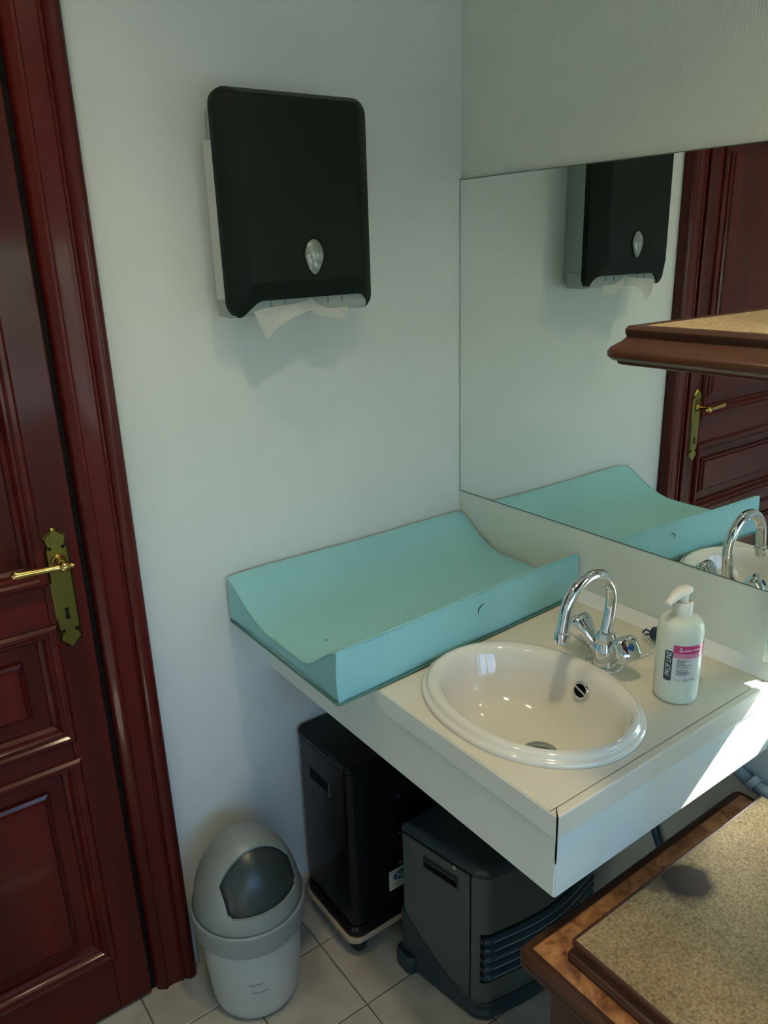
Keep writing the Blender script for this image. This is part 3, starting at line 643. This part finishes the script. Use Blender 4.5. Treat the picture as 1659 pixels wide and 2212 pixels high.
# ================================================================== pedal-less dome bin
BN = Vector((-.753, -.147, 0)); 
bn = thing('dome_bin', BN, 'silver-grey plastic bin with a domed swing lid beside the door', 'bin')
M_bin = mat('silver_grey_plastic', (.58, .65, .64), .33, metal=.40, bump=((400, 400, 400), .02, .0005))
M_lid = mat('grey_lid_plastic', (.24, .275, .265), .42, metal=.15)
M_flap = mat('dark_smoked_flap', (.025, .037, .036), .33)
bm = bmesh.new(); lathe(bm, [(.072, .0), (.086, .004), (.094, .014), (.0985, .03), (.106, .12), (.113, .235), (.108, .235), (.092, .03), (.07, .012), (.001, .012)], 72, BN); obj('body', bm, M_bin, bn, smooth=50)
ZR = .262
bm = bmesh.new(); lathe(bm, [(.1175, ZR - .052), (.1215, ZR - .050), (.1245, ZR - .004), (.1240, ZR + .002), (.1200, ZR + .006), (.1175, ZR + .003), (.1170, ZR - .003), (.1135, ZR - .003), (.1125, ZR - .05)], 80, BN, False, False); rim = obj('lid_rim', bm, M_lid, bn, smooth=40)
HD = .172; RD = .1165
def dome_pt(el, az, r, h): return Vector((BN.x + r * math.cos(el) * math.cos(az), BN.y + r * math.cos(el) * math.sin(az), ZR - .002 + h * math.sin(el)))
def dome(r, h, n=72, m=22, z0=0): 
    bm = bmesh.new(); lathe(bm, [(r, -.010)] + [(r * math.cos(R(90 * i / m)) + .0005, h * math.sin(R(90 * i / m))) for i in range(m + 1)], n, BN + Vector((0, 0, ZR - .002)), True, True); return bm
shell = boolean(dome(RD, HD), (lambda b: b)(dome(RD - .005, HD - .005)))
cutb = bmesh.new()                                          # opening: forward of a tilted plane, between two cheeks, above the sill
cutb = boxm(BN.x - .079, BN.x + .082, BN.y - .3, BN.y - .042, ZR + .046, ZR + .4)
bmesh.ops.bevel(cutb, geom=[e for e in cutb.edges if abs(e.verts[0].co.y - e.verts[1].co.y) > .1], offset=.006, segments=3, affect='EDGES')
shell = boolean(shell, cutb); obj('dome', shell, M_lid, bn, smooth=35)
bm = dome(RD - .0075, HD - .008); obj('swing_flap', bm, M_flap, bn, smooth=60)
M_scuff = mat('scuffed_print', (.24, .28, .27), .5, metal=.3)
def bincyl(u_, v_): 
    a = R(248) + u_ / .109; rr_ = .1005 + (v_ - .04) * .0625 / 1.0 + .0012
    rr_ = .1062 + (v_ - .12) * .0609 + .0006
    return (BN.x + rr_ * math.cos(a), BN.y + rr_ * math.sin(a), v_)
for (u0, v0, seed, nn) in ((-.016, .122, 3, 9), (-.014, .098, 8, 11)):
    rnd = random.Random(seed); bm = bmesh.new()
    for k in range(nn):
        cu = u0 + k * .0034 + rnd.uniform(-.0006, .0006); cv = v0 + rnd.uniform(-.0015, .0015) + k * .0002
        pts_ = [bincyl(cu + (.0017 + rnd.uniform(-.0006, .0004)) * math.cos(2 * math.pi * i / 9), cv + (.0024 + rnd.uniform(-.0012, .0006)) * math.sin(2 * math.pi * i / 9)) for i in range(9)]
        bm.faces.new([bm.verts.new(q) for q in pts_])
    obj('worn_print', bm, M_scuff, bn)

# ================================================================== black heater on castors (under the worktop, by the wall)
M_gloss = mat('glossy_black_enamel', (.005, .006, .0055), .12, spec=.28)
h1 = thing('gas_heater', (-.33, -.125, 0), 'glossy black boxy heater on castors at the back under the worktop', 'heater')
def ploop(x0, x1, y0, y1, r, z, n=6): return [(x, y, z) for x, y in rrect(x0, x1, y0, y1, r, n)]
hx0, hx1, hy0, hy1 = -.531, -.125, -.225, -.006
bm = bmesh.new(); r_ = .020
loft(bm, [ploop(hx0, hx1, hy0, hy1, r_, .087), ploop(hx0, hx1, hy0, hy1, r_, .510)]); bd = obj('body', bm, M_gloss, h1, smooth=40)
bm = bmesh.new(); loft(bm, [ploop(hx0 + .001, hx1 - .001, hy0 + .001, hy1 - .001, r_, .5115), ploop(hx0 - .001, hx1 + .001, hy0 - .001, hy1 + .001, r_, .5135), ploop(hx0 - .001, hx1 + .001, hy0 - .001, hy1 + .001, r_, .522), ploop(hx0 + .005, hx1 - .005, hy0 + .005, hy1 - .005, r_ - .005, .528)]); obj('lid', bm, M_gloss, h1, smooth=40)
bm = bmesh.new(); loft(bm, [ploop(hx0 - .010, hx1 + .01, hy0 - .010, -.012, r_ + .01, .064), ploop(hx0 - .010, hx1 + .01, hy0 - .010, -.012, r_ + .01, .077), ploop(hx0 - .004, hx1 + .004, hy0 - .004, -.012, r_ + .004, .0865)]); obj('base_lip', bm, M_gloss, h1, smooth=40)
bm = bmesh.new(); loft(bm, [ploop(hx0 - .017, hx1 + .017, hy0 - .014, -.012, r_ + .012, .049), ploop(hx0 - .017, hx1 + .017, hy0 - .014, -.012, r_ + .012, .063)]); obj('base_frame', bm, mat('tan_painted_steel', (.34, .28, .20), .4), h1, smooth=40, bevel=.002)
obj('grip_slot', boxm(hx0 - .0006, hx0 + .004, -.145, -.062, .418, .446), M_dark, h1)
obj('grip_edge', boxm(hx0 - .0014, hx0 + .003, -.1485, -.1465, .412, .450), mat('dark_grey_trim', (.10, .11, .11), .3), h1)
M_bolt = mat('zinc_bolt', (.5, .5, .46), .35, metal=1.0)
for z in (.396, .291, .205):
    bm = bmesh.new(); lathe_on(bm, [(.0050, 0), (.0050, .0015), (.003, .0022), (.001, .0024)], (-.392, hy0, z), (0, -1, 0), 16); obj('bolt', bm, M_bolt, h1, smooth=40)
bm = bmesh.new(); lathe_on(bm, [(.003, 0), (.003, .001), (.001, .0015)], (hx0, -.030, .487), (-1, 0, 0), 12); obj('bolt', bm, M_bolt, h1)
obj('bracket', boxm(-.366, -.345, hy0 - .004, hy0, .220, .236), M_bolt, h1, bevel=.001)
st = obj('sticker', boxm(-.427, -.352, hy0 - .0010, hy0 - .0001, .136, .192), mat('cream_sticker', (.50, .50, .40), .5), h1); st['label'] = 'cream approval sticker with a blue oval reading NF'
bm = bmesh.new(); bm.faces.new([bm.verts.new((-.3885 + .0275 * math.cos(a), hy0 - .0014, .1715 + .0145 * math.sin(a))) for a in [2 * math.pi * i / 40 for i in range(40)]]); obj('blue_oval', bm, mat('sticker_blue', (.02, .075, .17), .45), st)
M_sl = mat('sticker_lettering', (.55, .62, .58), .5)
bm = bmesh.new()
def stroke(bm, pts, w, y):
    for (ax_, az_), (bx_, bz_) in zip(pts, pts[1:]):
        d = Vector((bx_ - ax_, bz_ - az_)); nn = Vector((-d.y, d.x)).normalized() * w / 2; d = d.normalized() * w * .3
        bm.faces.new([bm.verts.new(q) for q in ((ax_ - d.x + nn.x, y, az_ - d.y + nn.y), (bx_ + d.x + nn.x, y, bz_ + d.y + nn.y), (bx_ + d.x - nn.x, y, bz_ + d.y - nn.y), (ax_ - d.x - nn.x, y, az_ - d.y - nn.y))])
q0, z0_ = -.3885, .1715
stroke(bm, [(q0 - .0145, z0_ - .008), (q0 - .0145, z0_ + .007), (q0 - .003, z0_ - .007)], .0024, hy0 - .0018)
stroke(bm, [(q0 - .003, z0_ + .008), (q0 - .003, z0_ - .007), (q0 + .002, z0_ - .007), (q0 + .006, z0_ + .007), (q0 + .0135, z0_ + .007)], .0024, hy0 - .0019)
stroke(bm, [(q0 + .005, z0_ + .001), (q0 + .011, z0_ + .001)], .0022, hy0 - .0020)
obj('lettering', bm, M_sl, st)
bm = bmesh.new()
for z, a, b in ((.152, -.421, -.385), (.1475, -.421, -.37), (.143, -.421, -.39)): box(bm, a, b, hy0 - .0014, hy0 - .0009, z - .0006, z + .0006)
obj('text_line', bm, mat('sticker_grey_ink', (.25, .25, .2), .5), st)
M_rub = mat('black_rubber', (.012, .016, .016), .5)
for (wx, wy) in ((-.512, -.205), (-.145, -.205), (-.512, -.052), (-.145, -.052)):
    bm = bmesh.new(); lathe_on(bm, [(.010, -.010), (.021, -.010), (.0235, -.006), (.0235, .006), (.021, .010), (.010, .010)], (wx, wy, .0235), (1, .25, 0), 28); c_ = obj('castor', bm, M_rub, h1, smooth=40)
    bm = bmesh.new(); box(bm, wx - .014, wx + .014, wy - .008, wy + .008, .040, .047); box(bm, wx + .0112, wx + .0135, wy - .006, wy + .006, .020, .047); obj('castor_fork', bm, M_chrome, c_)

# ================================================================== grey heater in front
M_grey = mat('dark_grey_satin_metal', (.072, .096, .088), .38, metal=.25, spec=.45)
M_grey2 = mat('dark_blue_grey_plastic', (.016, .030, .036), .34)
h2 = thing('cabinet_heater', (-.21, -.41, 0), 'dark grey cabinet heater with ribbed front vents under the worktop corner', 'heater')
HZT = .405
def plan(off=0.0, n=8):
    """front faces -y and bulges; sides lean in towards the front"""
    xb0, xb1, yb = -.443, -.025, -.305
    xf0, xf1, yf = -.410, -.045, -.530
    pts = [(xb1 + off, yb + off)]
    pts += [(xb0 - off, yb + off)]
    # front-left rounded corner
    r = .035
    for i in range(n + 1):
        a = R(180 + 6 + (84) * i / n); pts.append((xf0 + r + (r + off) * math.cos(a), yf + r + (r + off) * math.sin(a)))
    for i in range(1, 16):
        t = i / 16; pts.append((xf0 + r + (xf1 - xf0 - 2 * r) * t, yf - off - .020 * math.sin(math.pi * t)))
    for i in range(n + 1):
        a = R(270 + 84 * i / n); pts.append((xf1 - r + (r + off) * math.cos(a), yf + r + (r + off) * math.sin(a)))
    return pts
bm = bmesh.new(); loft(bm, [[(x, y, z) for x, y in plan(o)] for o, z in ((0, .03), (0, .378))]); obj('body', bm, M_grey, h2, smooth=40)
bm = bmesh.new(); loft(bm, [[(x, y, z) for x, y in plan(o)] for o, z in ((-.001, .379), (.001, .3805), (.001, .391), (-.003, .398), (-.010, .403), (-.020, .405))]); obj('top_cap', bm, M_grey2, h2, smooth=40)
# side panel seam, handle recess and screw on the leaning side
P0 = Vector((-.443, -.305, 0)); P1 = Vector((-.4098, -.4985, 0)); sdv = (P1 - P0); slen = sdv.length; sdv.normalize(); snm = Vector((sdv.y, -sdv.x, 0)); 
if snm.x > 0: snm = -snm
def side(t, z, o=0): p_ = P0 + sdv * t + snm * o; return Vector((p_.x, p_.y, z))
def sidebox(t0, t1, z0, z1, o0, o1):
    bm = bmesh.new(); v = [bm.verts.new(side(t, z, o)) for t in (t0, t1) for o in (o0, o1) for z in (z0, z1)]
    for f_ in ((0, 1, 3, 2), (4, 6, 7, 5), (0, 4, 5, 1), (2, 3, 7, 6), (0, 2, 6, 4), (1, 5, 7, 3)): bm.faces.new([v[i] for i in f_])
    return bm
obj('side_panel', sidebox(.006, slen - .006, .05, .374, -.002, .0022), M_grey, h2, bevel=.0015)
obj('seam', sidebox(slen - .0055, slen - .0035, .04, .378, -.002, .0012), M_dark, h2)
obj('seam', sidebox(.0, slen, .3752, .3785, -.002, .0006), M_dark, h2)
hr = obj('handle_recess', sidebox(.062, .160, .318, .352, .0012, .0028), mat('black_recess_frame', (.012, .016, .016), .3), h2, bevel=.002)
obj('recess_slot', sidebox(.066, .156, .322, .341, .002, .0033), M_dark, hr)
obj('recess_lip', sidebox(.066, .156, .341, .344, .002, .005), M_grey, hr)
bm = bmesh.new(); lathe_on(bm, [(.0052, 0), (.0052, .002), (.0035, .0028), (.001, .003)], side(.150, .372, .002), snm, 18); obj('screw', bm, M_bolt, h2, smooth=40)
# five rib vents across the front
pl_ = plan(0)
def front_pts(off, i0, i1): 
    q = plan(off); return q[i0:i1]
for k in range(5):
    z = .118 + k * .0245
    bm = bmesh.new()
    pr_ = [(.0005, -.0100), (.0060, -.0085), (.0090, -.0020), (.0085, .0030), (.0045, .0085), (.0005, .0100)]
    loops_ = []
    rows_ = [plan(o)[6:33] for o, _ in pr_]
    loft(bm, [[(rows_[m_][i][0], rows_[m_][i][1], z + pr_[m_][1]) for m_ in range(len(pr_))] for i in range(len(rows_[0]))], True, True, True)
    lo = obj('vent_rib', bm, mat('blue_grey_rib', (.016, .042, .062), .22), h2, smooth=35)
    bm = bmesh.new(); q_ = plan(.0092)[9:33]; tube(bm, [(x_, y_, z + .0012) for x_, y_ in q_], .0011, 6); obj('rib_highlight', bm, mat('painted_rib_highlight', (.30, .36, .38), .35, metal=.5), lo)  # pale tube painted in as the highlight line along each rib
bm = bmesh.new(); rr_ = plan(.0012)[5:34]; rr2 = plan(-.002)[5:34]
loft(bm, [[(a[0], a[1], .100), (a[0], a[1], .232), (b[0], b[1], .232), (b[0], b[1], .100)] for a, b in zip(rr_, rr2)]); obj('vent_backing', bm, M_dark, h2, smooth=30)
for k in range(5):
    z = .118 + k * .0245; p6 = plan(.004)[6]
    bm = bmesh.new(); bmesh.ops.create_cube(bm, size=1, matrix=Matrix.Translation((p6[0] - .001, p6[1], z + .004)) @ Matrix.Diagonal((.010, .008, .008, 1))); obj('vent_clip', bm, M_grey2, h2, bevel=.0015)
# skirt whose top edge sweeps up towards the back
def skirt_top(y): t = max(0, (y + .50) / .20); return .040 + .125 * t ** 1.6
bm = bmesh.new(); a_ = plan(.008); b_ = plan(.012); c_ = plan(-.004)
idx = range(len(a_))
# subdivide the long side so the sweep is smooth
def dens(pl): 
    out = []
    for i in range(len(pl)):
        p_, q_ = pl[i], pl[(i + 1) % len(pl)]; n_ = 12 if i in (1, len(pl) - 1) else 1
        for k in range(n_): out.append((p_[0] + (q_[0] - p_[0]) * k / n_, p_[1] + (q_[1] - p_[1]) * k / n_))
    return out
a_, b_, c_ = dens(plan(.0045)), dens(plan(.010)), dens(plan(-.003))
loft(bm, [[(x, y, .006) for x, y in c_], [(x, y, .006) for x, y in b_], [(x, y, .018) for x, y in b_], [(x, y, .024) for x, y in a_], [(x, y, skirt_top(y)) for x, y in a_], [(x, y, skirt_top(y) + .002) for x, y in c_]], True, False)
obj('skirt', bm, M_grey2, h2, smooth=40)
bm = bmesh.new(); tube(bm, [(x, y, skirt_top(y)) for x, y in dens(plan(.0045))[14:60] if True], .0016, 6); obj('skirt_bead', bm, M_grey2, h2, smooth=60)
for (wx, wy) in ((-.435, -.335), (-.40, -.49), (-.08, -.49), (-.06, -.335)):
    bm = bmesh.new(); lathe(bm, [(.012, 0), (.014, .001), (.014, .006), (.010, .0065)], 18, (wx, wy, 0)); obj('foot', bm, M_rub, h2)
bm = bmesh.new(); loft(bm, [ploop(-.462, -.425, -.345, -.285, .016, 0), ploop(-.462, -.425, -.345, -.285, .016, .035), ploop(-.457, -.430, -.340, -.288, .010, .044)]); obj('castor_cover', bm, M_grey2, h2, smooth=40)

# ================================================================== pipes under the basin
M_pvc = mat('grey_plastic_pipe', (.20, .27, .29), .35)
wp = thing('waste_pipe', (-.05, -.80, .56), 'grey plastic waste pipe clipped to the wall below the basin', 'pipe')
bm = bmesh.new(); tube(bm, bez([(-.018, -.780, .690), (-.018, -.790, .665), (-.018, -.812, .640), (-.018, -.85, .625), (-.018, -.95, .612), (-.018, -1.10, .604)], 8), .0125, 16); obj('pipe', bm, M_pvc, wp, smooth=60)
for (yy, zz) in ((-.797, .656), (-.845, .627)):
    bm = bmesh.new(); lathe_on(bm, [(.0127, -.006), (.0152, -.006), (.0152, .006), (.0127, .006)], (-.018, yy, zz), (0, -1, -.45), 24, False, False); box(bm, -.006, -.0008, yy - .008, yy + .008, zz - .006, zz + .006); obj('clip', bm, mat('pale_pipe_clip', (.42, .47, .48), .4), wp, smooth=40)
bm = bmesh.new(); tube(bm, [(-.012, -.560, .60), (-.012, -.585, .53), (-.012, -.625, .43), (-.012, -.665, .345), (-.012, -.70, .28), (-.012, -.715, .20), (-.014, -.72, .01)], .010, 12, flat=.6)
tag(obj('water_hose', bm, mat('blue_hose', (.012, .055, .14), .4), smooth=60), 'blue water hose running down the wall under the worktop', 'hose')

# ================================================================== wooden two-tier stand
FZ, BZ = .620, .655
fs = thing('wooden_stand', (-.32, -1.38, 0), 'wooden two-tier stand with burl veneer rim and beige felt tops', 'stand')
fx0, fx1, fy0, fy1 = -.618, -.042, -1.95, -.829
def ring_loft(bm, prof, x0, x1, y0, y1, r=.012, cap0=False, cap1=False, n=5):
    loft(bm, [[(x, y, z) for x, y in rrect(x0 - o, x1 + o, y0 - o, y1 + o, max(r + o, .001), n)] for o, z in prof], cap0, cap1)
bm = bmesh.new(); ring_loft(bm, [(-.10, FZ - .03), (-.030, FZ - .03), (-.012, FZ - .024), (-.013, FZ - .003), (-.016, FZ), (-.10, FZ)], fx0, fx1, fy0, fy1, .012)
ring = obj('burl_rim', bm, M_burl, fs, smooth=30); ring['label'] = 'burl veneer border'
bm = bmesh.new(); ring_loft(bm, [(-.0135, FZ - .005), (-.010, FZ - .005), (-.006, FZ - .0045), (.000, FZ - .006), (.004, FZ - .010), (.0055, FZ - .015), (.004, FZ - .019), (.001, FZ - .021), (.0035, FZ - .024), (.0045, FZ - .029), (.002, FZ - .034), (-.006, FZ - .038), (-.014, FZ - .046), (-.03, FZ - .05)], fx0, fx1, fy0, fy1, .012)
obj('edge_moulding', bm, M_dkwood, fs, smooth=40)
bx0, bx1, by0, by1 = -.576, -.075, -1.90, -.890
bm = bmesh.new(); ring_loft(bm, [(.007, FZ - .001), (.007, FZ + .006), (.004, FZ + .008), (.004, FZ + .010), (.0, FZ + .012), (-.001, FZ + .024), (.001, FZ + .027), (.002, FZ + .030), (.0015, FZ + .0340), (-.001, FZ + .0355), (-.0035, FZ + .0350)], bx0, bx1, by0, by1, .004)
obj('inner_moulding', bm, M_dkwood, fs, smooth=40)
st_c = Vector((-.362, -.918, BZ)) - Vector((-.32, -1.38, 0))
M_felt = felt('beige_felt_stained', [(tuple(st_c + Vector((.004, -.006, 0))), .046, (.016, .011, .010), .97), (tuple(st_c + Vector((-.036, .020, 0))), .020, (.07, .05, .035), .7)])
bm = bmesh.new(); ring_loft(bm, [(-.0035, FZ + .010), (-.0035, FZ + .0350), (-.006, FZ + .0362)], bx0, bx1, by0, by1, .003, True, True); obj('felt_top', bm, M_felt, fs, smooth=40)
bm = bmesh.new(); ring_loft(bm, [(-.035, FZ - .15), (-.035, FZ - .03), (-.05, FZ - .03), (-.05, FZ - .15)], fx0, fx1, fy0, fy1, .003); obj('apron', bm, M_dkwood, fs)
for (lx, ly) in ((-.560, -.890), (-.080, -.890), (-.560, -1.89), (-.080, -1.89)):
    bm = bmesh.new(); loft(bm, [[(x, y, z) for x, y in rrect(lx - s, lx + s, ly - s, ly + s, .005, 3)] for s, z in ((.016, 0), (.018, .02), (.027, FZ - .15), (.027, FZ - .032))]); obj('leg', bm, M_dkwood, fs, smooth=40)
# upper tier
UZ = 1.515; ux0, ux1, uy0, uy1 = -.556, -.07, -1.88, -.895
bm = bmesh.new(); ring_loft(bm, [(-.03, UZ - .001), (-.012, UZ - .001), (-.008, UZ + .0005), (-.002, UZ - .0005), (.001, UZ - .004), (.001, UZ - .008), (-.001, UZ - .012), (.003, UZ - .016), (.010, UZ - .020), (.016, UZ - .0235), (.019, UZ - .028), (.0185, UZ - .033), (.014, UZ - .0365), (.008, UZ - .038), (.007, UZ - .041), (.002, UZ - .0425), (-.05, UZ - .0425)], ux0, ux1, uy0, uy1, .004, False, True)
sh = obj('upper_shelf', bm, M_dkwood, fs, smooth=40)
bm = bmesh.new(); ring_loft(bm, [(-.014, UZ - .02), (-.014, UZ - .0012), (-.0145, UZ - .0006)], ux0, ux1, uy0, uy1, .003, True, True); obj('shelf_felt', bm, felt('beige_felt', []), sh)
M_post = mat('black_post', (.012, .013, .015), .3)
for (lx, ly) in ((-.372, -1.135), (-.372, -1.70)):
    bm = bmesh.new(); lathe(bm, [(.034, 0), (.036, .004), (.034, .012), (.022, .018), (.017, .03), (.015, .40), (.016, UZ - .045 - BZ - .03), (.028, UZ - .0425 - BZ)], 32, (lx, ly, BZ + .001)); obj('post', bm, M_post, fs, smooth=40)

# ================================================================== ceiling lamp (its own light)
for LP, lab, st in ((Vector((-1.07, -.50, CZ)), 'white tube ceiling downlight near the door', 110.0), (Vector((-.72, -1.02, CZ)), 'white tube ceiling downlight in front of the mirror', 270.0)):
    lp = thing('ceiling_downlight', LP - Vector((0, 0, .13)), lab, 'lamp', 'ceiling downlights')
    bm = bmesh.new(); lathe(bm, [(.066, 0), (.066, -.125), (.064, -.128), (.0605, -.128), (.0595, -.125), (.0595, -.060), (.001, -.060)], 40, LP); obj('housing', bm, M_white, lp, smooth=40)
    bm = bmesh.new(); lathe(bm, [(.0575, -.0605), (.0575, -.0635), (.001, -.0635)], 40, LP, True, True); obj('lit_lens', bm, mat('lit_lens_%d' % st, (.8, .8, .8), .4, emit=((1.0, .80, .52), st)), lp, smooth=40)
